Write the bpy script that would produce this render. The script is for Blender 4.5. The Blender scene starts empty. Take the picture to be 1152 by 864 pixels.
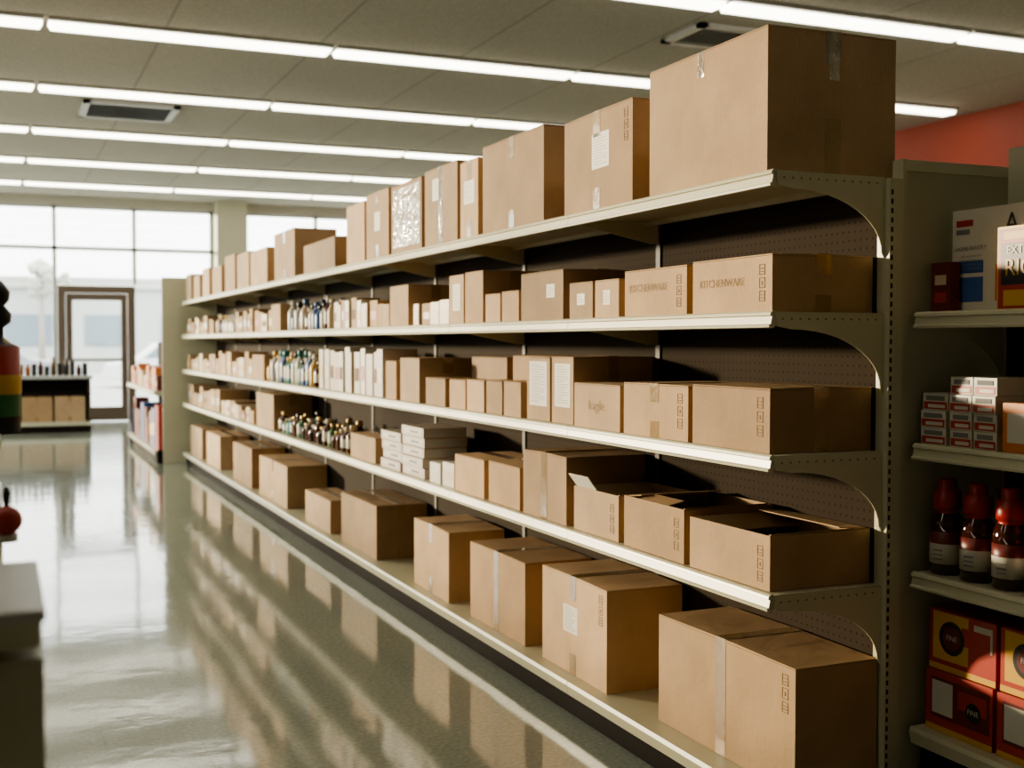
import bpy, math, random
import bmesh
from mathutils import Vector
R = random.Random(7)
scene = bpy.context.scene
COL = scene.collection
try:
    scene.view_settings.look = 'AgX - Medium High Contrast'
except Exception:
    pass

# ------------------------------------------------------------------ materials
def new_mat(name):
    m = bpy.data.materials.new(name); m.use_nodes = True
    nt = m.node_tree
    return m, nt, nt.nodes['Principled BSDF']

def mat(name, col, rough=0.5, metal=0.0, var=0.08, nscale=12.0, bump=0.0, spec=0.5, coat=0.0):
    m, nt, b = new_mat(name)
    b.inputs['Roughness'].default_value = rough
    b.inputs['Metallic'].default_value = metal
    b.inputs['Specular IOR Level'].default_value = spec
    b.inputs['Coat Weight'].default_value = coat
    tc = nt.nodes.new('ShaderNodeTexCoord')
    n = nt.nodes.new('ShaderNodeTexNoise'); n.inputs['Scale'].default_value = nscale
    n.inputs['Detail'].default_value = 4
    nt.links.new(tc.outputs['Object'], n.inputs['Vector'])
    mx = nt.nodes.new('ShaderNodeMix'); mx.data_type = 'RGBA'
    mx.inputs[6].default_value = tuple(c*(1-var) for c in col)+(1,)
    mx.inputs[7].default_value = tuple(min(1, c*(1+var)) for c in col)+(1,)
    nt.links.new(n.outputs['Fac'], mx.inputs[0])
    nt.links.new(mx.outputs[2], b.inputs['Base Color'])
    if bump:
        bp = nt.nodes.new('ShaderNodeBump'); bp.inputs['Strength'].default_value = bump
        bp.inputs['Distance'].default_value = 0.003
        nt.links.new(n.outputs['Fac'], bp.inputs['Height'])
        nt.links.new(bp.outputs['Normal'], b.inputs['Normal'])
    return m

def emis(name, col, s):
    m, nt, b = new_mat(name)
    b.inputs['Base Color'].default_value = col+(1,)
    b.inputs['Emission Color'].default_value = col+(1,)
    b.inputs['Emission Strength'].default_value = s
    return m

def kraft(name, col):
    m, nt, b = new_mat(name)
    b.inputs['Roughness'].default_value = 0.72
    b.inputs['Specular IOR Level'].default_value = 0.3
    tc = nt.nodes.new('ShaderNodeTexCoord')
    oi = nt.nodes.new('ShaderNodeObjectInfo')
    n = nt.nodes.new('ShaderNodeTexNoise'); n.inputs['Scale'].default_value = 5; n.inputs['Detail'].default_value = 8
    nt.links.new(tc.outputs['Object'], n.inputs['Vector'])
    n2 = nt.nodes.new('ShaderNodeTexNoise'); n2.inputs['Scale'].default_value = 160; n2.inputs['Detail'].default_value = 2
    nt.links.new(tc.outputs['Object'], n2.inputs['Vector'])
    mx = nt.nodes.new('ShaderNodeMix'); mx.data_type = 'RGBA'
    mx.inputs[6].default_value = tuple(c*0.70 for c in col)+(1,)
    mx.inputs[7].default_value = tuple(c*1.24 for c in col)+(1,)
    add = nt.nodes.new('ShaderNodeMath'); add.operation = 'MULTIPLY_ADD'
    nt.links.new(n2.outputs['Fac'], add.inputs[0]); add.inputs[1].default_value = 0.35
    nt.links.new(n.outputs['Fac'], add.inputs[2])
    sub = nt.nodes.new('ShaderNodeMath'); sub.operation = 'SUBTRACT'; sub.inputs[1].default_value = 0.17
    nt.links.new(add.outputs[0], sub.inputs[0])
    nt.links.new(sub.outputs[0], mx.inputs[0])
    hs = nt.nodes.new('ShaderNodeHueSaturation')
    mr = nt.nodes.new('ShaderNodeMapRange'); mr.inputs[3].default_value = 0.78; mr.inputs[4].default_value = 1.18
    nt.links.new(oi.outputs['Random'], mr.inputs[0]); nt.links.new(mr.outputs[0], hs.inputs['Value'])
    nt.links.new(mx.outputs[2], hs.inputs['Color'])
    nt.links.new(hs.outputs['Color'], b.inputs['Base Color'])
    w = nt.nodes.new('ShaderNodeTexWave'); w.wave_type = 'BANDS'; w.bands_direction = 'DIAGONAL'
    mp = nt.nodes.new('ShaderNodeMapping'); mp.inputs['Scale'].default_value = (1, 1, 0)
    nt.links.new(tc.outputs['Object'], mp.inputs[0]); nt.links.new(mp.outputs[0], w.inputs['Vector'])
    w.inputs['Scale'].default_value = 50; w.inputs['Distortion'].default_value = 0.4
    bp = nt.nodes.new('ShaderNodeBump'); bp.inputs['Strength'].default_value = 0.15; bp.inputs['Distance'].default_value = 0.001
    nt.links.new(w.outputs['Fac'], bp.inputs['Height']); 
    bp2 = nt.nodes.new('ShaderNodeBump'); bp2.inputs['Strength'].default_value = 0.8; bp2.inputs['Distance'].default_value = 0.011
    nt.links.new(n.outputs['Fac'], bp2.inputs['Height']); nt.links.new(bp.outputs['Normal'], bp2.inputs['Normal'])
    nt.links.new(bp2.outputs['Normal'], b.inputs['Normal'])
    return m

KR = [kraft('cardboard_a', (.47,.315,.18)), kraft('cardboard_b', (.43,.28,.155)), kraft('cardboard_c', (.51,.35,.21))]
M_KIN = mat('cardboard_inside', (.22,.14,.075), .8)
M_TAPE = mat('packing_tape_brown', (.34,.225,.105), .14, var=.25, nscale=30, bump=.5, coat=.5)
def clear_tape():
    m, nt, b = new_mat('clear_tape')
    b.inputs['Base Color'].default_value = (.75,.68,.55,1); b.inputs['Roughness'].default_value = .08
    b.inputs['Alpha'].default_value = .38; b.inputs['Coat Weight'].default_value = 1
    n = nt.nodes.new('ShaderNodeTexNoise'); n.inputs['Scale'].default_value = 14; n.inputs['Detail'].default_value = 3
    tc = nt.nodes.new('ShaderNodeTexCoord'); nt.links.new(tc.outputs['Object'], n.inputs['Vector'])
    bp = nt.nodes.new('ShaderNodeBump'); bp.inputs['Strength'].default_value = 1; bp.inputs['Distance'].default_value = .03
    nt.links.new(n.outputs['Fac'], bp.inputs['Height']); nt.links.new(bp.outputs['Normal'], b.inputs['Normal'])
    nt.links.new(bp.outputs['Normal'], b.inputs['Coat Normal'])
    return m
M_CLEAR = clear_tape()
M_INK = mat('brown_ink', (.23,.14,.075), .8, var=.3, nscale=80)
M_INK2 = mat('faded_ink', (.33,.21,.115), .8, var=.3, nscale=60)
M_PAPER = mat('paper_label', (.68,.65,.58), .6)
M_PRINT = mat('label_print', (.2,.2,.2), .7)
M_CREAM = mat('cream_painted_steel', (.54,.515,.375), .36, var=.05, nscale=6)
M_CREAM2 = mat('cream_steel_plain', (.50,.48,.36), .42, var=.05, nscale=6)
M_SLOT = mat('slot_dark', (.02,.018,.015), .8)
M_HOLE = mat('hole_shadow', (.20,.19,.15), .8)
M_UPR = mat('upright_dark', (.09,.08,.06), .6)
M_KICK = mat('kickplate_dark', (.014,.009,.007), .75, spec=.15)
M_RUB = mat('rubber_black', (.02,.02,.02), .6)
def pegboard():
    m, nt, b = new_mat('pegboard_brown'); b.inputs['Roughness'].default_value = .8; b.inputs['Specular IOR Level'].default_value = .12
    tc = nt.nodes.new('ShaderNodeTexCoord')
    sc = nt.nodes.new('ShaderNodeVectorMath'); sc.operation = 'SCALE'; sc.inputs[3].default_value = 1/0.0254
    fr = nt.nodes.new('ShaderNodeVectorMath'); fr.operation = 'FRACTION'
    sb = nt.nodes.new('ShaderNodeVectorMath'); sb.operation = 'SUBTRACT'; sb.inputs[1].default_value = (.5,.5,.5)
    ml = nt.nodes.new('ShaderNodeVectorMath'); ml.operation = 'MULTIPLY'; ml.inputs[1].default_value = (0,1,1)
    ln = nt.nodes.new('ShaderNodeVectorMath'); ln.operation = 'LENGTH'
    nt.links.new(tc.outputs['Object'], sc.inputs[0]); nt.links.new(sc.outputs[0], fr.inputs[0])
    nt.links.new(fr.outputs[0], sb.inputs[0]); nt.links.new(sb.outputs[0], ml.inputs[0]); nt.links.new(ml.outputs[0], ln.inputs[0])
    lt = nt.nodes.new('ShaderNodeMath'); lt.operation = 'LESS_THAN'; lt.inputs[1].default_value = .14
    nt.links.new(ln.outputs['Value'], lt.inputs[0])
    mx = nt.nodes.new('ShaderNodeMix'); mx.data_type = 'RGBA'
    mx.inputs[6].default_value = (.036,.024,.014,1); mx.inputs[7].default_value = (.010,.006,.004,1)
    nt.links.new(lt.outputs[0], mx.inputs[0]); nt.links.new(mx.outputs[2], b.inputs['Base Color'])
    return m
M_PEG = pegboard()
M_WALL = mat('painted_wall_beige', (.46,.43,.36), .8, var=.03, nscale=3)
M_RED = mat('red_painted_fascia', (.36,.055,.022), .6, var=.04, nscale=2)
M_ALU = mat('window_frame_grey', (.45,.45,.43), .4, metal=.2)
M_DOORF = mat('door_frame_bronze', (.14,.105,.08), .4, metal=.3)
M_TUBE = emis('fluorescent_diffuser', (1.0,.955,.80), 6.6)
M_FIX = mat('fixture_white_enamel', (.5,.49,.46), .4)
def glass():
    m = bpy.data.materials.new('window_glass'); m.use_nodes = True; nt = m.node_tree
    nt.nodes.clear(); o = nt.nodes.new('ShaderNodeOutputMaterial'); t = nt.nodes.new('ShaderNodeBsdfTransparent')
    t.inputs[0].default_value = (.94,.96,.96,1)
    g = nt.nodes.new('ShaderNodeBsdfGlossy'); g.inputs['Roughness'].default_value = .02
    mx = nt.nodes.new('ShaderNodeMixShader'); mx.inputs[0].default_value = .05
    nt.links.new(t.outputs[0], mx.inputs[1]); nt.links.new(g.outputs[0], mx.inputs[2]); nt.links.new(mx.outputs[0], o.inputs[0])
    return m
M_GLASS = glass()

def tile_mat(name, c1, c2, cm, bw, bh, mort, rough, bumpd, ior=1.5, wav=0, spec=.5):
    m, nt, b = new_mat(name)
    b.inputs['Roughness'].default_value = rough; b.inputs['IOR'].default_value = ior
    b.inputs['Specular IOR Level'].default_value = spec
    tc = nt.nodes.new('ShaderNodeTexCoord')
    br = nt.nodes.new('ShaderNodeTexBrick'); br.offset = 0; br.squash = 1
    br.inputs['Scale'].default_value = 1; br.inputs['Brick Width'].default_value = bw; br.inputs['Row Height'].default_value = bh
    br.inputs['Mortar Size'].default_value = mort; br.inputs['Mortar Smooth'].default_value = .1
    br.inputs['Color1'].default_value = c1+(1,); br.inputs['Color2'].default_value = c2+(1,); br.inputs['Mortar'].default_value = cm+(1,)
    nt.links.new(tc.outputs['Object'], br.inputs['Vector'])
    n = nt.nodes.new('ShaderNodeTexNoise'); n.inputs['Scale'].default_value = 60; n.inputs['Detail'].default_value = 6
    nt.links.new(tc.outputs['Object'], n.inputs['Vector'])
    mr = nt.nodes.new('ShaderNodeMapRange'); mr.inputs[1].default_value = .3; mr.inputs[2].default_value = .7
    mr.inputs[3].default_value = .80; mr.inputs[4].default_value = 1.14
    nt.links.new(n.outputs['Fac'], mr.inputs[0])
    mx = nt.nodes.new('ShaderNodeVectorMath'); mx.operation = 'SCALE'
    nt.links.new(br.outputs['Color'], mx.inputs[0]); nt.links.new(mr.outputs[0], mx.inputs[3])
    nt.links.new(mx.outputs[0], b.inputs['Base Color'])
    bp = nt.nodes.new('ShaderNodeBump'); bp.inputs['Distance'].default_value = bumpd; bp.inputs['Strength'].default_value = .3
    nt.links.new(br.outputs['Fac'], bp.inputs['Height']); bp.invert = True
    last = bp
    if wav:
        n3 = nt.nodes.new('ShaderNodeTexNoise'); n3.inputs['Scale'].default_value = 3.2; n3.inputs['Detail'].default_value = 5
        nt.links.new(tc.outputs['Object'], n3.inputs['Vector'])
        b3 = nt.nodes.new('ShaderNodeBump'); b3.inputs['Distance'].default_value = wav; b3.inputs['Strength'].default_value = 1
        nt.links.new(n3.outputs['Fac'], b3.inputs['Height']); nt.links.new(bp.outputs['Normal'], b3.inputs['Normal']); last = b3
        r2 = nt.nodes.new('ShaderNodeMapRange'); r2.inputs[3].default_value = rough*.5; r2.inputs[4].default_value = rough*1.7
        nt.links.new(n3.outputs['Fac'], r2.inputs[0]); nt.links.new(r2.outputs[0], b.inputs['Roughness'])
    nt.links.new(last.outputs['Normal'], b.inputs['Normal'])
    return m
M_FLOOR = tile_mat('polished_floor_tile', (.315,.34,.29), (.335,.36,.305), (.29,.315,.265), .305, .305, .002, .075, .0001, 2.1, .0016)
M_CEIL = tile_mat('acoustic_ceiling_tile', (.46,.43,.365), (.445,.415,.355), (.35,.32,.275), 1.22, 2.44, .014, .9, .003, 1.3)

C = {}
def cm(name, col, rough=.4, **k):
    if name not in C: C[name] = mat(name, col, rough, **k)
    return C[name]
P_WHITE = cm('pack_white', (.60,.565,.49)); P_RED = cm('pack_red', (.42,.045,.028)); P_YEL = cm('pack_yellow', (.66,.38,.06))
P_BLUE = cm('pack_blue', (.05,.12,.32)); P_TEAL = cm('pack_teal', (.03,.25,.25)); P_GRN = cm('pack_green', (.05,.18,.07))
P_BLK = cm('pack_black', (.02,.02,.02)); P_ORG = cm('pack_orange', (.6,.2,.06)); P_BRN = cm('jar_brown', (.10,.035,.012), .12)
P_PINK = cm('pack_grey_pink', (.50,.42,.36)); P_DRED = cm('pack_dark_red', (.15,.025,.02)); P_CRM = cm('pack_cream', (.58,.45,.30))
P_GOLD = cm('cap_gold', (.5,.33,.12), .3, metal=.6); P_AMB = cm('bottle_dark', (.045,.012,.007), .08, coat=.5); P_REDCAP = cm('cap_red', (.36,.022,.014), .35)

# ------------------------------------------------------------------ mesh builder
class MB:
    def __init__(s): s.v=[]; s.f=[]; s.m=[]; s.s=[]; s.mats=[]
    def mi(s, m):
        if m not in s.mats: s.mats.append(m)
        return s.mats.index(m)
    def face(s, idx, m, smooth=False): s.f.append(idx); s.m.append(s.mi(m)); s.s.append(smooth)
    def hexa(s, p, m):
        b=len(s.v); s.v+= [tuple(q) for q in p]
        for q in ((3,2,1,0),(4,5,6,7),(0,1,5,4),(1,2,6,5),(2,3,7,6),(3,0,4,7)): s.face([b+i for i in q], m)
    def box(s,x0,x1,y0,y1,z0,z1,m):
        s.hexa([(x0,y0,z0),(x1,y0,z0),(x1,y1,z0),(x0,y1,z0),(x0,y0,z1),(x1,y0,z1),(x1,y1,z1),(x0,y1,z1)], m)
    def prism_y(s, prof, y0, y1, m):
        b=len(s.v); n=len(prof)
        s.v += [(x,y0,z) for x,z in prof]+[(x,y1,z) for x,z in prof]
        for i in range(n):
            j=(i+1)%n; s.face([b+i,b+j,b+n+j,b+n+i], m)
        s.face([b+i for i in range(n)][::-1], m); s.face([b+n+i for i in range(n)], m)
    def lathe(s, cx, cy, z, prof, seg=16):
        b=len(s.v)
        for r,h,_ in prof:
            for i in range(seg):
                a=2*math.pi*i/seg; s.v.append((cx+r*math.cos(a), cy+r*math.sin(a), z+h))
        for k in range(len(prof)-1):
            for i in range(seg):
                j=(i+1)%seg; s.face([b+k*seg+i,b+k*seg+j,b+(k+1)*seg+j,b+(k+1)*seg+i], prof[k][2], True)
        s.face([b+i for i in range(seg)][::-1], prof[0][2]); t=(len(prof)-1)*seg
        s.face([b+t+i for i in range(seg)], prof[-1][2])
    def obj(s, name, parent=None, loc=(0,0,0), rot=0, bevel=0, fix=True):
        me=bpy.data.meshes.new(name); me.from_pydata(s.v,[],s.f)
        for m in s.mats: me.materials.append(m)
        me.polygons.foreach_set('material_index', s.m); me.polygons.foreach_set('use_smooth', s.s)
        if fix:
            bm=bmesh.new(); bm.from_mesh(me); bmesh.ops.recalc_face_normals(bm, faces=bm.faces); bm.to_mesh(me); bm.free()
        me.update()
        o=bpy.data.objects.new(name, me); COL.objects.link(o); o.location=loc; o.rotation_euler=(0,0,rot)
        if parent: o.parent=parent
        if bevel:
            bv=o.modifiers.new('bevel','BEVEL'); bv.width=bevel; bv.segments=2; bv.limit_method='ANGLE'; bv.angle_limit=.8
        return o
def empty(name, loc=(0,0,0)):
    e=bpy.data.objects.new(name,None); COL.objects.link(e); e.location=loc; e.empty_display_size=.1; return e
def text(s, size, loc, face, m, parent, name='printed_text', sx=1):
    cu=bpy.data.curves.new(name,'FONT'); cu.body=s; cu.size=size; cu.align_x='CENTER'; cu.align_y='CENTER'
    cu.materials.append(m); o=bpy.data.objects.new(name,cu); COL.objects.link(o)
    o.rotation_euler = (math.pi/2,0,-math.pi/2) if face=='x' else (math.pi/2,0,0)
    o.location=loc; o.parent=parent; o.scale=(sx,1,1)
    return o

# ------------------------------------------------------------------ room
XL, XR, YB, YF, ZC = -4.0, 9.6, -3.0, 21.3, 3.79
b=MB(); b.box(XL-.2,XR+.2,YB-.2,YF+.2,-.1,0,M_FLOOR); b.obj('floor')
b=MB(); b.box(XL-.2,XR+.2,YB-.2,YF+.2,ZC,ZC+.1,M_CEIL); b.obj('ceiling')
b=MB(); b.box(XR,XR+.2,YB-.2,YF+.2,0,2.6,M_WALL); b.box(XR-.06,XR+.2,YB,YF,2.6,ZC,M_RED); b.obj('wall_right')
b=MB(); b.box(XL,XR,YB-.2,YB,0,ZC,M_WALL); b.obj('wall_rear')
YW=9.3
b=MB()
b.box(XL-.2,XL,YB-.2,YF+.2,0,1.1,M_WALL); b.box(XL-.2,XL,YB-.2,YF+.2,3.45,ZC,M_WALL)
b.box(XL-.2,XL,YB-.2,YW,1.1,3.45,M_WALL); b.obj('wall_left')  # out-of-view wall; its opening is shaped so low sun reaches shelves, hardly the floor
b=MB(); y=YW
while y<YF+.1:
    b.box(XL-.14,XL-.08,y-.025,y+.025,1.1,3.45,M_ALU); y+=3.0
b.box(XL-.115,XL-.11,YW,YF,1.1,3.45,M_GLASS)
b.obj('added_left_window')  # unseen window, added to admit sun and sky light from the left
b=MB()
b.box(XL-.2,XR+.2,YF,YF+.2,3.64,ZC,M_WALL); b.box(XL-.2,XL,YF,YF+.2,0,3.64,M_WALL)
b.box(XL,.90,YF,YF+.2,0,.12,M_WALL); b.box(2.14,3.47,YF,YF+.2,0,.12,M_WALL); b.box(3.47,XR,YF,YF+.2,0,.9,M_WALL)
b.obj('wall_far')
b=MB(); b.box(3.47,3.99,YF-.35,YF+.2,0,ZC,M_CREAM2); b.obj('wall_pillar')
def storefront(name, x0, x1, z0, z1, mull, trans, skip=None):
    b=MB(); y0=YF+.06; y1=YF+.12
    for x in mull:
        zz = 2.33 if skip and skip[0]-.1<x<skip[1]+.1 else z0
        b.box(x-.03,x+.03,y0,y1,zz,z1,M_ALU)
    for z in trans: b.box(x0,x1,y0,y1,z-.03,z+.03,M_ALU)
    b.box(x0,x1,y0,y1,z1-.05,z1,M_ALU)
    if skip:
        b.box(x0,skip[0]-.07,y0,y1,z0,z0+.06,M_ALU); b.box(skip[1]+.07,x1,y0,y1,z0,z0+.06,M_ALU)
        b.box(x0,skip[0]-.07,YF+.085,YF+.09,z0,2.3,M_GLASS); b.box(skip[1]+.07,x1,YF+.085,YF+.09,z0,2.3,M_GLASS)
        b.box(x0,x1,YF+.085,YF+.09,2.33,z1,M_GLASS)
    else:
        b.box(x0,x1,y0,y1,z0,z0+.06,M_ALU); b.box(x0,x1,YF+.085,YF+.09,z0,z1,M_GLASS)
    b.obj(name)
storefront('window_2',XL,3.47,.12,3.64,[XL+.03,-2.9,-1.65,-.4,.86,2.14,3.44],[2.93],(.97,2.07))
storefront('window_3',3.99,XR,.9,3.64,[4.02,5.3,6.6,7.9,9.2],[2.93])
b=MB()
b.box(.90,1.02,YF+.02,YF+.14,0,2.30,M_DOORF); b.box(2.02,2.14,YF+.02,YF+.14,0,2.30,M_DOORF); b.box(1.02,2.02,YF+.02,YF+.14,2.18,2.30,M_DOORF)
b.box(1.03,1.13,YF+.05,YF+.10,.02,2.17,M_DOORF); b.box(1.91,2.01,YF+.05,YF+.10,.02,2.17,M_DOORF)
b.box(1.13,1.91,YF+.05,YF+.10,.02,.25,M_DOORF); b.box(1.13,1.91,YF+.05,YF+.10,2.06,2.17,M_DOORF)
b.box(1.13,1.91,YF+.07,YF+.075,.25,2.06,M_GLASS); b.box(1.13,1.91,YF+.02,YF+.045,1.02,1.08,M_ALU)
b.obj('door_1')

# ceiling lights
brk=[-3.95,-1.87,.35,2.57,4.79,7.01,9.23]
for k in range(-2,6):
    yy=7.32+k*2.44
    b=MB()
    for i in range(len(brk)-1):
        x0,x1=brk[i]+.02,brk[i+1]-.02
        b.box(x0,x1,yy-.12,yy+.12,ZC-.025,ZC,M_FIX)
        b.prism_y([(x0,ZC-.025),(x1,ZC-.025),(x1-.02,ZC-.06),(x0+.02,ZC-.06)],yy-.08,yy+.08,M_TUBE)
    b.obj('fluorescent_light')
def vent(x,y,w,l):
    b=MB()
    b.box(x-w/2,x+w/2,y-l/2,y-l/2+.07,ZC-.03,ZC,M_FIX); b.box(x-w/2,x+w/2,y+l/2-.07,y+l/2,ZC-.03,ZC,M_FIX)
    b.box(x-w/2,x-w/2+.07,y-l/2,y+l/2,ZC-.03,ZC,M_FIX); b.box(x+w/2-.07,x+w/2,y-l/2,y+l/2,ZC-.03,ZC,M_FIX)
    b.box(x-w/2+.07,x+w/2-.07,y-l/2+.07,y+l/2-.07,ZC-.006,ZC,M_SLOT)
    n=6
    for i in range(n):
        yy=y-l/2+.10+i*(l-.24)/(n-1)
        b.hexa([(x-w/2+.07,yy,ZC-.03),(x+w/2-.07,yy,ZC-.03),(x+w/2-.07,yy+.012,ZC-.03),(x-w/2+.07,yy+.012,ZC-.03),
                (x-w/2+.07,yy+.03,ZC-.004),(x+w/2-.07,yy+.03,ZC-.004),(x+w/2-.07,yy+.042,ZC-.004),(x-w/2+.07,yy+.042,ZC-.004)],M_ALU)
    b.obj('ceiling_air_vent')
vent(1.28,13.2,.95,.9); vent(5.34,8.15,.8,.6)

# ------------------------------------------------------------------ gondola
def shelf_parts(par, xf, xb, y0, y1, levels, base, bay, sgn=1, holes=True):
    n=max(1,round((y1-y0)/bay)); bl=(y1-y0)/n
    D=abs(xb-xf)
    X=lambda d: xf+sgn*d
    for li,zt in enumerate(levels):
        b=MB()
        for i in range(n):
            a=y0+i*bl+.0015; c=y0+(i+1)*bl-.0015
            b.prism_y([(X(.006),zt),(X(D),zt),(X(D),zt-.014),(X(.02),zt-.014)],a,c,M_CREAM)
            b.prism_y([(X(.010),zt+.002),(X(.003),zt+.003),(X(-.004),zt-.002),(X(-.006),zt-.009),(X(.000),zt-.012),
                       (X(-.004),zt-.032),(X(-.010),zt-.035),(X(-.009),zt-.041),(X(.004),zt-.043),(X(.012),zt-.036),(X(.014),zt-.014)],a,c,M_CREAM)
            b.box(min(X(.03),X(.045)),max(X(.03),X(.045)),a,c,zt-.034,zt-.014,M_CREAM)
            b.box(min(X(D-.06),X(D-.045)),max(X(D-.06),X(D-.045)),a,c,zt-.03,zt-.014,M_CREAM)
        b.obj('shelf_%d'%(li+1),par)
        b=MB()
        for i in range(n+1):
            yc=y0+i*bl
            big = i in (0,n)
            for off in ((-.003,) if i==0 else (.003,) if i==n else (-.003,.003)):
                yy=yc+off
                if big:
                    pr=[(X(.008),zt-.004),(X(D),zt-.004),(X(D),zt-.225)]
                    for t in range(0,13):
                        a=math.pi/2*(1-t/12); pr.append((X(.06+(D-.072)*math.sin(a)), zt-.046-.160*(1-math.cos(a))))
                    pr.append((X(.012),zt-.038))
                else:
                    pr=[(X(.02),zt-.014),(X(D),zt-.014),(X(D),zt-.09),(X(D-.03),zt-.09),(X(.08),zt-.04),(X(.03),zt-.034)]
                b.prism_y(pr,yy-.0017,yy+.0017,M_CREAM)
                if i==0 and holes:
                    for q in range(12):
                        xx=X(.03+q*(D-.06)/11)
                        b.box(xx-.003,xx+.003,yy-.0021,yy-.0017,zt-.021,zt-.016,M_HOLE)
        b.obj('bracket_%d'%(li+1),par)
    b=MB()
    for i in range(n):
        a=y0+i*bl+.0015; c=y0+(i+1)*bl-.0015
        b.prism_y([(X(.0),base),(X(D),base),(X(D),base-.02),(X(.02),base-.02),(X(.016),base-.045),(X(.002),base-.047),(X(-.006),base-.012)],a,c,M_CREAM)
    b.obj('base_deck',par)
    b=MB(); b.prism_y([(X(.035),base-.02),(X(D),base-.02),(X(D),0),(X(.03),0)],y0+.004,y1-.004,M_KICK); b.obj('kickplate',par)

g=empty('gondola_shelving')
LV=[1.80,1.43,1.05,.68]; BASE=.13; G0,G1=2.6,13.58
shelf_parts(g,1.86,2.225,G0,G1,LV,BASE,1.22)
shelf_parts(g,2.66,2.30,G0+.03,G1,[1.43,1.05,.68],BASE,1.22,sgn=-1,holes=False)
b=MB()
b.box(2.232,2.262,G0+.03,G1-.01,BASE,1.785,M_PEG); b.obj('back_panel',g)
b=MB()
for i in range(10):
    y=G0+i*1.22
    b.box(2.2251,2.2299,y-.015,y+.015,BASE,1.785,M_UPR)
b.obj('slotted_uprights',g)
b=MB()
b.box(2.225,2.272,G0-.022,G0+.028,0,1.796,M_CREAM)
for k in range(66): b.box(2.229,2.236,G0-.0226,G0-.022,.1+k*.0254,.1+k*.0254+.014,M_SLOT)
b.box(2.276,2.67,G0-.006,G0+.02,0,1.845,M_CREAM2)
b.box(2.270,2.282,G0-.02,G0+.022,0,1.85,M_CREAM2)
b.box(2.276,2.67,G0-.014,G0+.02,1.82,1.85,M_CREAM)
b.obj('end_panel',g,bevel=.0015)
b=MB(); b.box(2.225,2.27,G1-.02,G1+.03,0,1.79,M_CREAM); b.obj('end_post',g)

# ------------------------------------------------------------------ cartons
def stamp(b, xface, y, z, n=3, s=.028, m=None):
    m=m or M_INK; x0,x1=xface-.0009,xface
    for i in range(n):
        zz=z-i*(s*1.35); t=.0025
        b.box(x0,x1,y-s/2,y+s/2,zz,zz+t,m); b.box(x0,x1,y-s/2,y+s/2,zz+s,zz+s+t,m)
        b.box(x0,x1,y-s/2,y-s/2+t,zz,zz+s,m); b.box(x0,x1,y+s/2-t,y+s/2,zz,zz+s+t,m)
        if i%2: b.box(x0,x1,y-s*.12,y+s*.12,zz+s*.3,zz+s*.72,m)
        else:
            b.box(x0,x1,y-s*.3,y+s*.3,zz+s*.30,zz+s*.40,m); b.box(x0,x1,y-s*.3,y+s*.3,zz+s*.62,zz+s*.72,m)
def label(b, xface, y, z, w, h, m=None):
    b.box(xface-.0008,xface,y-w/2,y+w/2,z-h/2,z+h/2,m or M_PAPER)
    k=0; zz=z+h/2-.01
    while zz>z-h/2+.01:
        ww=w*(.75 if k%3 else .5); b.box(xface-.0012,xface-.0008,y+w*.4-ww,y+w*.4,zz-.0016,zz,M_PRINT); zz-=.0095; k+=1
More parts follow.
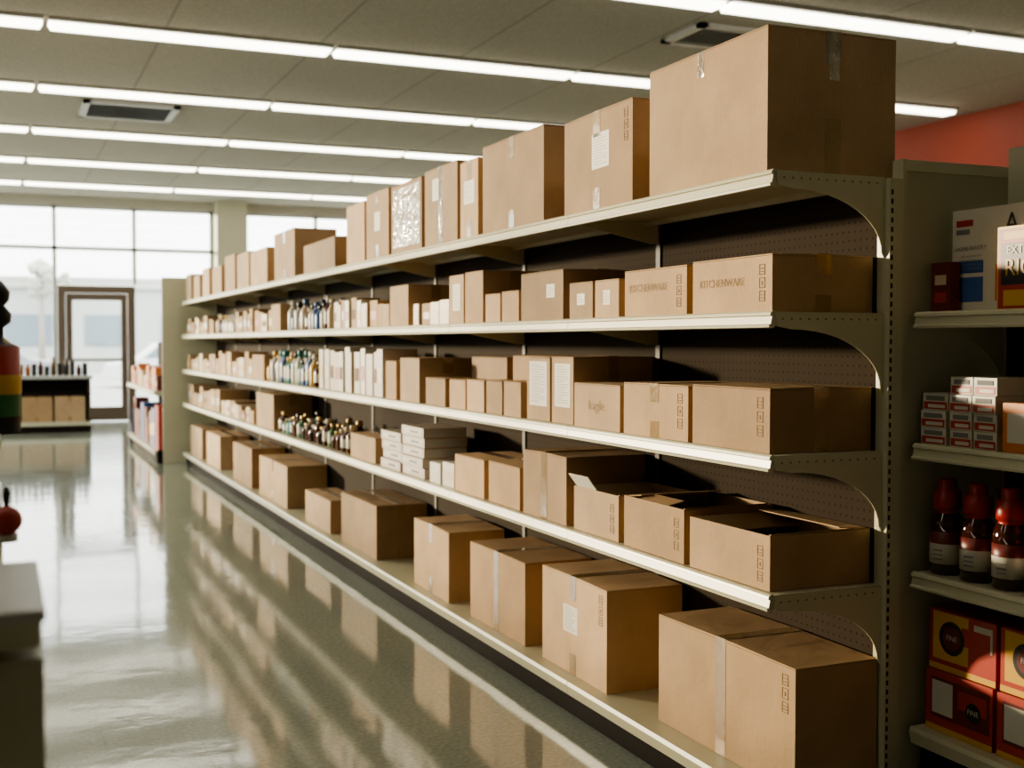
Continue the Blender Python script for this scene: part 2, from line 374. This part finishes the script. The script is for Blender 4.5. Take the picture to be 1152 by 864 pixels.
def carton(xf,y0,y1,depth,z,h,rot=0,tape='y',lab=None,st=True,txt=None,km=0,tm=None,wrap=False,ht=True,name='cardboard_box',extra=False):
    W=depth; L=y1-y0; b=MB(); K=KR[km%3]; tm=tm or M_TAPE; z+=.001
    hb=h-.0045; e=R.uniform(.0005,.0045) if not extra else .002
    b.box(-W/2,W/2,-L/2,L/2,0,hb,K)
    h0=h-.0035
    if tape=='y' or tape is None:
        b.hexa([(-W/2,-L/2,h0),(-.0015,-L/2,h0),(-.0015,L/2,h0),(-W/2,L/2,h0),(-W/2,-L/2,h),(-.0015,-L/2,h+e),(-.0015,L/2,h+e),(-W/2,L/2,h)],K)
        b.hexa([(.0015,-L/2,h0),(W/2,-L/2,h0),(W/2,L/2,h0),(.0015,L/2,h0),(.0015,-L/2,h+e),(W/2,-L/2,h),(W/2,L/2,h),(.0015,L/2,h+e)],K)
    else:
        b.hexa([(-W/2,-L/2,h0),(W/2,-L/2,h0),(W/2,-.0015,h0),(-W/2,-.0015,h0),(-W/2,-L/2,h),(W/2,-L/2,h),(W/2,-.0015,h+e),(-W/2,-.0015,h+e)],K)
        b.hexa([(-W/2,.0015,h0),(W/2,.0015,h0),(W/2,L/2,h0),(-W/2,L/2,h0),(-W/2,.0015,h+e),(W/2,.0015,h+e),(W/2,L/2,h),(-W/2,L/2,h)],K)
    tw=min(.026,min(W,L)*.12); dr=min(.085,h*.34)
    if tape=='y':
        b.box(-tw,tw,-L/2-.0006,L/2+.0006,h+e,h+e+.0006,tm)
        for s in (-1,1):
            ya,yb=sorted((s*L/2,s*(L/2+.0008)))
            b.box(-tw,tw,ya,yb,h-dr,h+e+.0006,tm); b.box(-tw,tw,ya,yb,0,dr*(1.8 if extra else .9),M_TAPE)
    elif tape=='x':
        b.box(-W/2-.0006,W/2+.0006,-tw,tw,h+e,h+e+.0006,tm)
        for s in (-1,1):
            xa,xb=sorted((s*W/2,s*(W/2+.0008)))
            b.box(xa,xb,-tw,tw,(0 if ht=='full' else h-dr),h+e+.0006,tm)
            if ht!='full': b.box(xa,xb,-tw,tw,0,dr*.9,tm)
    if extra:
        b.box(-W/2-.0008,-W/2,.0,.035,h-.075,h,M_CLEAR); b.box(-.014,.02,-L/2-.0016,-L/2-.0009,h-.13,h-.02,M_CLEAR)
    if st: stamp(b,-W/2,-L/2+.045,h-.055,3 if h>.14 else 2,min(.028,h*.17))
    if lab: label(b,-W/2,lab[0],lab[1],lab[2],lab[3])
    if wrap:
        b.box(-W/2-.0022,-W/2-.001,-L/2+.02,L/2-.03,.03,h-.02,M_CLEAR)
    o=b.obj(name,None,(xf+W/2,(y0+y1)/2,z),rot,bevel=.0018)
    if txt:
        text(txt[0],txt[1],(-W/2-.001,txt[2],txt[3]),'x',M_INK2,o)
    return o
rd=math.radians
t=LV[0]
o=carton(1.868,2.64,3.26,.425,t,.385,tape='y',st=False,tm=M_CLEAR,km=0,extra=True)
carton(1.88,3.38,3.90,.34,t,.335,rd(-1),tape='x',lab=(-.03,.20,.13,.12),st=True,km=1)
carton(1.88,4.08,4.68,.34,t,.365,rd(.5),tape='x',st=False,km=0)
carton(1.88,4.74,4.95,.30,t,.335,0,tape='x',lab=(0,.2,.12,.1),st=False,km=2)
carton(1.88,4.99,5.43,.33,t,.36,0,tape='x',ht='full',tm=M_CLEAR,lab=(.05,.26,.12,.10),st=False,km=0)
carton(1.88,5.48,5.96,.33,t,.35,0,tape='y',wrap=True,st=False,km=1)
carton(1.88,6.01,6.42,.32,t,.36,0,tape='x',st=False,km=1,lab=(.0,.2,.1,.1))
carton(1.88,6.46,6.83,.32,t,.34,0,tape=None,st=False,km=2)
carton(1.90,7.15,8.02,.26,t,.20,rd(-1),tape='y',st=False,km=1)
carton(1.89,8.22,8.88,.30,t,.345,0,tape='x',st=False,km=1)
carton(1.89,9.15,9.80,.30,t,.28,0,tape='y',st=False,km=0)
carton(1.89,9.88,10.4,.30,t,.30,0,tape='y',st=False,km=2)
carton(1.89,10.5,11.0,.26,t,.32,0,tape='y',st=False,km=1)
carton(1.89,11.2,11.7,.26,t,.26,0,tape='y',st=False,km=0)
carton(1.89,11.9,12.3,.25,t,.28,0,tape='y',st=False,km=2)
carton(1.89,12.5,12.9,.25,t,.24,0,tape='y',st=False,km=1)
carton(1.89,13.1,13.45,.25,t,.28,0,tape='y',st=False,km=2)
t=LV[1]
carton(1.885,2.64,3.03,.335,t,.155,rd(.4),txt=('KITCHENWARE',.032,.045,.085),km=0)
carton(1.885,3.06,3.45,.33,t,.15,rd(-.6),txt=('KITCHENWARE',.035,.04,.09),km=1)
carton(1.885,3.49,3.66,.26,t,.13,0,lab=(0,.07,.05,.05),km=2,st=False)
carton(1.885,3.68,3.86,.26,t,.13,0,lab=(0,.07,.06,.04),km=0,st=False)
carton(1.885,3.92,4.29,.33,t,.185,rd(.6),km=1,st=False,lab=(-.08,.11,.07,.05))
carton(1.89,4.33,4.50,.2,t,.125,0,km=0,st=False)
carton(1.89,4.52,4.68,.2,t,.12,0,km=2,st=False)
carton(1.89,4.71,4.92,.30,t,.225,0,km=1,st=False)
carton(1.89,4.94,5.12,.26,t,.22,0,km=2,lab=(0,.12,.09,.12),st=False)
carton(1.89,5.72,6.02,.30,t,.21,0,km=0,st=False)
carton(1.89,8.7,9.0,.25,t,.2,0,km=0,st=False)
t=LV[2]
carton(1.885,2.64,3.03,.335,t,.175,rd(-.4),km=1)
carton(1.885,3.06,3.45,.33,t,.168,rd(.7),km=0,tape='x')
carton(1.885,3.48,3.82,.30,t,.155,0,km=2,st=False,txt=('fragile',.05,0,.08))
carton(1.90,3.86,4.04,.33,t,.245,0,lab=(0,.14,.13,.16),km=0,st=False)
carton(1.90,4.06,4.27,.33,t,.24,0,lab=(0,.14,.16,.17),km=2,st=False)
carton(1.89,4.31,4.48,.2,t,.14,0,km=0,st=False); carton(1.89,4.50,4.67,.2,t,.138,0,km=1,st=False)
carton(1.89,4.70,4.90,.18,t,.135,0,km=2,st=False); carton(1.89,4.92,5.12,.18,t,.13,0,km=0,st=False)
carton(2.09,4.4,4.85,.13,t,.24,0,km=1,st=False); carton(2.09,4.92,5.35,.13,t,.23,0,km=0,st=False)
carton(1.89,5.18,5.45,.17,t,.13,0,km=1,st=False)
carton(1.89,5.55,5.85,.30,t,.22,0,km=2,st=False); carton(1.89,5.92,6.1,.25,t,.2,0,km=1,st=False)
carton(1.89,9.3,9.75,.28,t,.2,0,km=1,st=False)
t=LV[3]
def open_carton(xf,y0,y1,depth,z,h,rot,km,flap):
    W=depth; L=y1-y0; b=MB(); K=KR[km]; T=.005; z+=.001
    b.box(-W/2,-W/2+T,-L/2,L/2,0,h,K); b.box(W/2-T,W/2,-L/2,L/2,0,h,K)
    b.box(-W/2+T,W/2-T,-L/2,-L/2+T,0,h-.001,K); b.box(-W/2+T,W/2-T,L/2-T,L/2,0,h-.001,K)
    b.box(-W/2+T,W/2-T,-L/2+T,L/2-T,0,T,M_KIN)
    def fl(p0,p1,d,m):
        p=[Vector(p0),Vector(p1)]; d=Vector(d); nn=(p[1]-p[0]).cross(d).normalized()*.0035
        b.hexa([p[0],p[1],p[1]+d,p[0]+d,p[0]+nn,p[1]+nn,p[1]+d+nn,p[0]+d+nn],m)
    i=T+.004
    fl((-W/2+i,L/2-i,h),(W/2-i,L/2-i,h),(0,-.09,-.03 if flap!=1 else .012),K)
    fl((-W/2+i,-L/2+i,h),(W/2-i,-L/2+i,h),(0,.08,-.03),K)
    if flap==2: fl((-W/2+.002,L/2-.17,h),(-W/2+.002,L/2-.02,h),(-.03,.01,.045),M_PAPER)
    if flap==1: fl((-W/2+.002,-L/2+.1,h),(-W/2+.002,L/2-.1,h),(.06,0,.012),K)
    if flap==0: fl((W/2-i,-L/2+i,h),(W/2-i,L/2-i,h),(-.09,0,.006),K)
    for k in range(3):
        yy=-L/2+.03+k*(L-.06)/3
        b.box(-W/2+.03,W/2-.03,yy,yy+(L-.06)/3-.008,T,h*.5+.01*k,M_KIN)
    stamp(b,-W/2,-L/2+.045,h-.06,3,.026)
    return b.obj('open_cardboard_box',None,(xf+W/2,(y0+y1)/2,z),rot,bevel=.001)
open_carton(1.885,2.64,3.04,.335,t,.15,rd(.3),0,0)
open_carton(1.885,3.07,3.45,.32,t,.165,rd(-.5),1,1)
open_carton(1.89,3.50,3.83,.30,t,.155,rd(.5),2,2)
carton(1.885,3.89,4.27,.33,t,.25,rd(.5),tape='x',ht='full',km=0,st=False)
carton(1.89,4.31,4.65,.30,t,.17,rd(-1),km=1,st=False)
carton(1.89,4.70,5.05,.28,t,.165,0,km=0,st=False)
carton(1.89,6.3,6.8,.26,t,.14,0,km=0,st=False)
carton(1.90,9.0,9.65,.30,t,.27,0,km=1,st=False)
t=BASE
carton(1.94,2.60,3.31,.275,t,.345,rd(.4),tape='x',ht='full',km=0)
carton(1.915,3.62,4.16,.30,t,.36,rd(-.5),tape='x',lab=(.02,.2,.12,.1),km=2)
carton(1.915,4.33,4.92,.30,t,.335,rd(.5),tape='x',ht='full',km=1,st=False)
carton(1.915,5.19,5.72,.28,t,.33,rd(-1),tape='x',km=0,st=False)
carton(1.915,6.38,7.10,.30,t,.305,rd(.5),tape='y',km=1,st=False)
carton(1.915,7.38,8.05,.22,t,.21,0,tape='y',km=2,st=False)
carton(1.915,8.62,9.62,.30,t,.31,0,tape='x',km=0,st=False)
carton(1.915,9.95,10.8,.28,t,.33,0,tape='y',km=1,st=False)
carton(1.915,11.5,12.3,.28,t,.32,0,tape='y',km=2,st=False)
carton(1.915,12.6,13.4,.28,t,.32,0,tape='y',km=0,st=False)

# ------------------------------------------------------------------ small goods
def packs(name,z,y0,y1,h0,h1,w0,w1,mats,xf=1.895,d0=.1,d1=.2,gap=.01,par=None):
    b=MB(); y=y0; z+=.001
    while y<y1-.04:
        w=min(R.uniform(w0,w1),y1-y); h=R.uniform(h0,h1); d=R.uniform(d0,d1); m=R.choice(mats); x=xf+R.uniform(0,.02)
        b.box(x,x+d,y,y+w,z,z+h,m)
        lm=R.choice([P_WHITE,P_RED,P_CRM,M_INK,P_YEL,m,m])
        if w>.05: b.box(x-.001,x,y+w*.15,y+w*.85,z+h*.3,z+h*.62,lm)
        b.box(x+.004,x+d-.004,y+.004,y+w-.004,z+h,z+h+.002,m)
        y+=w+gap+R.uniform(0,gap)
    return b.obj(name,par,bevel=.0015)
def bottles(name,z,y0,y1,h0,h1,r0,r1,mats,caps,xf=1.90,rows=2,par=None,seg=12):
    b=MB(); z+=.001
    for rr in range(rows):
        y=y0+R.uniform(0,.03)+r1
        while y<y1:
            r=R.uniform(r0,r1); h=R.uniform(h0,h1); m=R.choice(mats); c=R.choice(caps)
            b.lathe(xf+r1+rr*r1*2.3,y,z,[(r*.95,0,m),(r,.006,m),(r,h*.18,P_WHITE if R.random()<.5 else m),(r,h*.52,m),(r*.97,h*.62,m),(r*.45,h*.76,m),(r*.42,h*.8,c),(r*.5,h*.81,c),(r*.5,h*.99,c),(r*.42,h,c)],seg)
            y+=r1*2.15+R.uniform(0,.02)
    return b.obj(name,par)
packs('small_cartons',1.43,5.16,5.66,.10,.12,.1,.14,[P_WHITE,P_CRM,KR[2]])
packs('small_cartons',1.43,6.08,6.6,.11,.15,.1,.16,[KR[0],KR[2],P_CRM],d0=.2,d1=.3)
packs('small_cartons',1.43,6.64,7.3,.14,.19,.06,.12,[P_WHITE,P_CRM,KR[2]])
bottles('household_bottles',1.43,7.35,8.6,.13,.22,.03,.042,[P_WHITE,P_BLUE,P_CRM,P_WHITE,P_BRN],[P_BLUE,P_WHITE,P_BLK])
packs('small_cartons',1.43,9.05,10.6,.12,.2,.1,.2,[KR[0],KR[1],KR[2],P_CRM],d0=.15,d1=.3)
bottles('household_bottles',1.43,10.7,11.6,.13,.19,.03,.042,[P_WHITE,P_CRM,P_BRN],[P_WHITE,P_GOLD])
packs('small_cartons',1.43,11.7,13.5,.1,.2,.1,.25,[KR[0],KR[1],KR[2],P_CRM],d0=.15,d1=.3)
packs('small_cartons',1.05,6.2,7.6,.22,.27,.08,.13,[P_WHITE,P_PINK,P_CRM,P_PINK],d0=.15,d1=.2)
bottles('cleaning_bottles',1.05,7.7,9.25,.14,.26,.035,.05,[P_YEL,P_TEAL,P_GRN,P_WHITE,P_BLUE,P_AMB],[P_YEL,P_WHITE,P_BLK,P_TEAL])
packs('small_cartons',1.05,9.8,11.4,.12,.22,.12,.25,[KR[0],KR[1],KR[2],P_CRM],d0=.15,d1=.3)
packs('small_cartons',1.05,11.5,13.5,.1,.2,.1,.2,[KR[0],KR[2],P_CRM,KR[1]],d0=.1,d1=.3)
packs('small_cartons',.68,5.1,5.45,.09,.11,.14,.16,[P_PINK,P_WHITE],d0=.18,d1=.22)
b=MB()
for iy in range(2):
    for k in range(5 if iy==0 else 4):
        y=5.5+iy*.36; z=.681+k*.05; j=R.uniform(-.01,.01)
        b.box(1.895+j,2.12+j,y,y+.34,z,z+.047,P_PINK)
        b.box(1.894+j,1.895+j,y+.04,y+.3,z+.012,z+.036,P_WHITE); b.box(1.893+j,1.894+j,y+.08,y+.2,z+.018,z+.028,P_BLK)
        b.box(1.93,2.09,y-.001,y,z+.012,z+.036,M_ALU)
b.obj('stacked_flat_cartons',bevel=.001)
bottles('jars_and_bottles',.68,6.9,8.9,.10,.18,.035,.05,[P_BRN,P_AMB,P_GRN,P_BRN,P_TEAL],[P_GOLD,P_GOLD,P_BLK,P_CRM])
packs('small_cartons',.68,9.75,11.4,.08,.14,.12,.25,[KR[0],KR[1],P_CRM],d0=.15,d1=.3)
packs('small_cartons',.68,11.5,13.5,.12,.22,.15,.3,[KR[0],KR[1],KR[2]],d0=.15,d1=.3)

# ------------------------------------------------------------------ right hand gondola
g2=empty('grocery_shelving')
shelf_parts(g2,2.31,2.64,1.40,2.572,[1.43,1.07,.715],.285,1.22,holes=False)
b=MB(); b.box(2.645,2.67,1.38,2.575,0,1.43,M_PEG); b.box(2.645,2.67,1.38,2.575,1.43,1.90,M_CREAM2); b.obj('back_panel',g2)
def pack(name,xf,y0,y1,d,z,h,m,art,rot=0):
    b=MB(); W=d; L=y1-y0
    b.box(-W/2,W/2,-L/2,L/2,0,h,m)
    b.box(-W/2+.003,W/2-.003,-L/2+.003,L/2-.003,h,h+.001,m)
    for k,(a,c,e,f,mm) in enumerate(art):
        b.box(-W/2-.0006-.0002*k,-W/2,L/2-c*L,L/2-a*L,e*h,f*h,mm)
    return b.obj(name,None,(xf+W/2,(y0+y1)/2,z+.001),rot,bevel=.0012)
pack('small_dark_red_box',2.355,2.49,2.56,.035,1.43,.135,P_DRED,[(.2,.8,.55,.75,P_CRM),(.2,.8,.2,.4,P_RED)])
o=pack('white_grocery_box',2.40,2.28,2.53,.07,1.43,.275,P_WHITE,[(.06,.45,.38,.50,P_BLUE),(.06,.45,.10,.34,P_BLUE),(.06,.3,.84,.90,P_RED),(.06,.25,.76,.81,M_PRINT),(.62,.78,.1,.45,P_ORG)])
text('HOME PANTRY',.016,(-.0375,.055,.170),'x',M_PRINT,o)
text('A',.075,(-.0375,-.085,.225),'x',P_BLK,o)
for k in range(4): text('mild and gentle care',.009,(-.0375,.055,.150-k*.011),'x',M_PRINT,o)
o=pack('yellow_red_grocery_box',2.335,2.09,2.305,.05,1.43,.21,P_YEL,[(.02,.98,.02,.97,P_RED),(.06,.94,.30,.80,P_BLK),(.1,.9,.05,.24,P_YEL),(.1,.9,.84,.94,P_YEL)])
text('RICE',.06,(-.028,.02,.105),'x',P_YEL,o); text('EXTRA',.03,(-.028,.03,.15),'x',P_WHITE,o)
def stack(name,y0,y1,n,z,hh,cols):
    b=MB()
    for c in range(cols):
        w=(y1-y0)/cols
        for k in range(n):
            j=R.uniform(-.004,.004); a=y0+c*w+.002; e=y0+(c+1)*w-.002; zz=z+.001+k*(hh+.001)
            b.box(2.335+j,2.50+j,a,e,zz,zz+hh,P_WHITE)
            b.box(2.3342+j,2.335+j,a+.004,e-.004,zz+.003,zz+hh*.5,P_RED)
            b.box(2.3336+j,2.3342+j,a+.012,e-.012,zz+hh*.58,zz+hh*.85,M_PRINT)
            b.box(2.3336+j,2.3342+j,a+.01,e-.02,zz+hh*.15,zz+hh*.35,P_WHITE)
    return b.obj(name,bevel=.001)
stack('stacked_red_white_cartons',2.472,2.57,3,1.07,.046,1)
stack('stacked_red_white_cartons',2.30,2.465,4,1.07,.046,2)
pack('orange_grocery_box',2.34,2.13,2.285,.12,1.07,.125,P_ORG,[(.1,.5,.2,.8,P_WHITE),(.55,.9,.1,.5,P_BLUE)])
pack('white_grocery_box',2.34,1.9,2.11,.12,1.07,.17,P_WHITE,[(.1,.9,.2,.5,P_RED)])
for yc in (2.52,2.408,2.296,2.184,2.072):
    b=MB(); r=.046
    prof=[(r*.93,0,P_AMB),(r,.006,P_AMB),(r,.03,P_WHITE)]
    prof+=[(r*1.003,.03,P_WHITE),(r*1.003,.085,P_DRED),(r*1.003,.118,P_AMB),(r,.118,P_AMB),(r*.98,.14,P_AMB),(r*.88,.156,P_AMB),(r*.7,.168,P_REDCAP),(r*.66,.176,P_REDCAP),
           (r*.80,.178,P_REDCAP),(r*.82,.19,P_REDCAP),(r*.80,.225,P_REDCAP),(r*.56,.229,P_REDCAP),(r*.54,.255,P_REDCAP),(r*.48,.26,P_REDCAP)]
    b.lathe(0,0,0,prof,28)
    for k in range(3): 
        b.box(-r-.0012,-r+.001,-.014,.012,.042+k*.012,.045+k*.012,M_PRINT)
    b.obj('sauce_bottle',None,(2.385,yc,.716),.25)
for k in range(2):
    for j,(a,c) in enumerate(((2.31,2.55),(2.05,2.295))):
        o=pack('printed_grocery_carton',2.345+.01*k,a,c,.22,.285+k*.168,.165,P_RED,
             [(.0,1,.0,.10,P_YEL),(.06,.60,.18,.97,P_YEL) if k else (.08,.96,.24,.9,P_DRED),(.1,.42,.3,.85,P_WHITE) if k==0 else (.68,.95,.5,.9,P_WHITE),(.5,.92,.5,.8,P_RED)])
        b=MB(); seg=24
        y_,z_,rr=(.035,.094,.046) if k else (-.055,.085,.026)
        vs=[(-.112,y_+rr*math.cos(2*math.pi*i/seg),z_+rr*math.sin(2*math.pi*i/seg)) for i in range(seg)]
        b.v=vs; b.face(list(range(seg)),P_BLK); c=b.obj('round_emblem',o,fix=False)
        vs=[(-.1124,y_+rr*.72*math.cos(2*math.pi*i/seg),z_+rr*.72*math.sin(2*math.pi*i/seg)) for i in range(seg)]
        b=MB(); b.v=vs; b.face(list(range(seg)),M_RUB if k==0 else P_DRED); c=b.obj('round_emblem_inner',o,fix=False)
        text('FINE',.02,(-.1128,y_,z_),'x',P_WHITE,o)

# ------------------------------------------------------------------ second gondola run (far)
g3=empty('far_gondola_shelving')
shelf_parts(g3,1.58,1.98,13.80,16.9,[.80],BASE,1.03,holes=False)
b=MB(); b.box(1.985,2.02,13.8,16.9,0,1.35,M_PEG); b.box(1.66,2.5,13.70,13.74,0,2.07,M_CREAM); b.box(1.60,2.5,13.742,13.79,0,.14,M_KICK)
b.obj('end_panel',g3)
CL=[P_RED,P_ORG,P_DRED,P_DRED,P_ORG,P_CRM]
packs('packaged_goods',.80,13.9,16.8,.12,.30,.12,.25,CL,xf=1.62,d0=.1,d1=.2)
packs('packaged_goods',BASE,13.9,16.8,.3,.50,.2,.35,[P_RED,P_BLUE,P_DRED,P_DRED,P_BLK],xf=1.63,d0=.15,d1=.25)

g4=empty('low_display_unit')
b=MB()
b.box(-.25,1.25,19.0,19.7,0,.1,M_KICK); b.box(-.25,1.25,18.97,19.7,.1,.16,M_CREAM2); b.box(-.25,1.25,19.3,19.7,.16,.8,M_KICK)
b.box(-.25,-.22,18.97,19.7,.16,.8,M_DOORF); b.box(1.22,1.25,18.97,19.7,.16,.8,M_DOORF); b.box(-.28,1.28,18.95,19.72,.8,.85,M_ALU)
b.box(-.22,1.22,18.98,19.3,.56,.59,M_KICK)
b.obj('unit_body',g4)
for i in range(3): carton(-.18+i*.46,19.0,19.25,.43,.16,.38,km=i,st=False)
b=MB()
for i in range(16):
    x=-.2+i*.09; y=19.1+.1*R.random(); m=R.choice([P_BLK,P_DRED,P_ORG,P_BLK,M_INK,P_DRED]); h=R.uniform(.1,.28)
    if i%2: b.box(x,x+.07,y,y+.2,.851,.851+h,m)
    else: b.lathe(x+.04,y+.1,.851,[(.035,0,m),(.038,h*.6,m),(.02,h*.8,m),(.02,h,P_WHITE)],10)
b.obj('counter_top_goods')

# ------------------------------------------------------------------ near left rack
g5=empty('near_display_rack')
b=MB()
b.box(-.46,-.43,1.30,2.9,0,1.30,M_CREAM2); b.box(-.46,-.02,1.30,1.33,0,1.03,M_CREAM2); b.box(-.46,-.02,2.87,2.9,0,1.03,M_CREAM2)
b.box(-.43,-.05,1.33,2.87,0,.12,M_KICK)
for z in (.14,.45,.74): b.box(-.43,-.005,1.33,2.87,z-.02,z,M_CREAM); b.box(-.01,.002,1.33,2.87,z-.03,z+.01,M_CREAM)
b.box(-.43,.0,1.62,2.87,1.02,1.04,M_CREAM); b.box(-.43,.0,2.2,2.87,1.165,1.185,M_CREAM)
b.box(-.43,-.40,2.2,2.22,1.04,1.165,M_CREAM); b.box(-.06,-.03,2.2,2.22,1.04,1.165,M_CREAM); b.box(-.06,-.03,2.84,2.86,1.04,1.165,M_CREAM)
b.box(-.43,.036,1.31,1.60,1.035,1.068,M_CREAM); b.box(-.43,.040,1.305,1.61,1.062,1.075,M_FIX)
b.obj('rack_frame',g5,bevel=.004)
pack('appliance_carton',-.24,1.335,1.60,.278,.751,.265,M_CREAM2,[(.1,.9,.6,.9,P_BRN),(.3,.7,.2,.4,P_BLUE)])
b=MB()
b.lathe(-.005,2.35,1.186,[(.038,0,P_BLK),(.04,.03,P_GRN),(.04,.07,P_YEL),(.041,.075,P_YEL),(.041,.105,P_RED),(.039,.107,P_RED),(.039,.155,P_DRED),(.03,.16,P_BLK),(.012,.165,P_BLK),(.012,.19,P_BLK),(.024,.2,P_BLK),(.026,.215,P_BLK),(.014,.23,P_BLK),(.022,.24,P_BLK),(.024,.255,P_BLK),(.01,.275,P_BLK)],20)
b.lathe(-.02,2.55,1.186,[(.045,0,P_RED),(.045,.12,P_WHITE),(.045,.16,P_YEL),(.02,.18,P_BLK),(.02,.22,P_BLK)],20)
b.lathe(-.03,2.75,1.186,[(.05,0,P_BLUE),(.05,.12,P_WHITE),(.03,.16,P_YEL),(.02,.2,P_BLK)],20)
b.obj('stacked_tins')
b=MB()
pf=[(.016,0,P_WHITE),(.016,.012,P_RED)]
for i in range(1,12):
    a=math.pi*i/12; pf.append((.0225*math.sin(a)+.0005,.0325-.0225*math.cos(a),P_RED))
pf+=[(.004,.056,P_BLK),(.006,.07,P_BLK),(.004,.085,P_BLK)]
b.lathe(.006,2.0,1.041,pf,24); b.obj('red_knob_ornament')

# ------------------------------------------------------------------ outside
M_ASPH = mat('parking_lot_concrete', (.45,.45,.43), .9); M_BLD = mat('building_pale', (.50,.51,.51), .8); M_BW = mat('building_window', (.2,.25,.3), .3)
b=MB(); b.box(-60,70,YF+.2,120,-.3,-.02,M_ASPH); b.box(-60,XL-.2,-30,YF+.2,-.3,-.02,M_ASPH); b.obj('ground_outside')
b=MB(); b.box(-30,-2.0,62,72,-.02,6.2,M_BLD); b.box(-2.0,32,58,72,-.02,4.1,M_BLD); b.box(-2.3,32.3,57.8,58,3.8,4.3,M_ALU)
for i in range(9): b.box(.2+i*3.4,2.2+i*3.4,57.9,58,1.2,2.6,M_BW)
b.obj('building_across_street')
M_CAR1=mat('car_paint_silver',(.35,.37,.4),.3,metal=.4); M_CAR2=mat('car_paint_white',(.7,.7,.7),.3)
def car(x,y,m):
    b=MB()
    pr=[(0,.35),(.05,.7),(.9,.85),(1.5,1.35),(2.9,1.4),(3.6,.95),(4.35,.85),(4.45,.4),(4.3,.3),(.1,.28)]
    b.prism_y(pr,-.85,.85,m)
    b.prism_y([(1.05,.88),(1.55,1.3),(2.2,1.33),(2.2,.9)],-.87,.87,M_BW); b.prism_y([(2.28,.9),(2.28,1.33),(2.85,1.34),(3.4,.95)],-.87,.87,M_BW)
    for wx in (.85,3.55):
        for s in (-1,1):
            n=20; bb=len(b.v); ya,yb=s*.70,s*.88
            for yy in (ya,yb):
                for i in range(n): b.v.append((wx+.32*math.cos(6.2832*i/n),yy,.32+.32*math.sin(6.2832*i/n)))
            for i in range(n): j=(i+1)%n; b.face([bb+i,bb+j,bb+n+j,bb+n+i],M_RUB)
            b.face([bb+i for i in range(n)],M_RUB); b.face([bb+n+i for i in range(n)],M_ALU)
    b.obj('parked_car',None,(x,y,-.02),bevel=.03)
car(-2.9,33,M_CAR1); car(2.9,38,M_CAR2)
M_LEAF=mat('tree_foliage',(.46,.46,.42),.8); M_BARK=mat('tree_bark',(.35,.31,.28),.8)
b=MB(); b.lathe(0,0,0,[(.15,0,M_BARK),(.12,2.5,M_BARK),(.06,4,M_BARK)],10)
for i in range(34):
    a=R.uniform(0,6.28); rr=R.uniform(0,1.4); zz=R.uniform(3.7,4.8)-rr*.3; s=R.uniform(.15,.38)
    bm=bmesh.new(); bmesh.ops.create_icosphere(bm,subdivisions=2,radius=s)
    base=len(b.v)
    for v in bm.verts: 
        k=R.uniform(.75,1.2); b.v.append((v.co.x*k+rr*math.cos(a),v.co.y*k+rr*math.sin(a),v.co.z*k*.8+zz))
    for f in bm.faces: b.face([base+v.index for v in f.verts],M_LEAF)
    bm.free()
b.obj('tree_outside',None,(1.7,56,-.02))

# ------------------------------------------------------------------ light
w=bpy.data.worlds.new('sky'); scene.world=w; w.use_nodes=True
bg=w.node_tree.nodes['Background']; bg.inputs[0].default_value=(.98,.995,.94,1); bg.inputs[1].default_value=6.0
el=rd(6.0); hx,hy=-.6,.8
d=Vector((hx*math.cos(el),hy*math.cos(el),math.sin(el)))
sl=bpy.data.lights.new('sun','SUN'); sl.energy=7.5; sl.angle=rd(3); sl.color=(1.0,.80,.54)
so=bpy.data.objects.new('sun',sl); COL.objects.link(so); so.rotation_euler=d.to_track_quat('Z','Y').to_euler(); so.location=d*30

# ------------------------------------------------------------------ camera
cd=bpy.data.cameras.new('camera'); co=bpy.data.objects.new('camera',cd); COL.objects.link(co)
cd.sensor_width=36; cd.lens=1340/1152*36; co.location=(0,0,1.35)
co.rotation_euler=(rd(90-2.01),0,rd(-23.26)); cd.clip_start=.05; cd.clip_end=300
cd.dof.use_dof=True; cd.dof.focus_distance=3.4; cd.dof.aperture_fstop=3.2
scene.camera=co
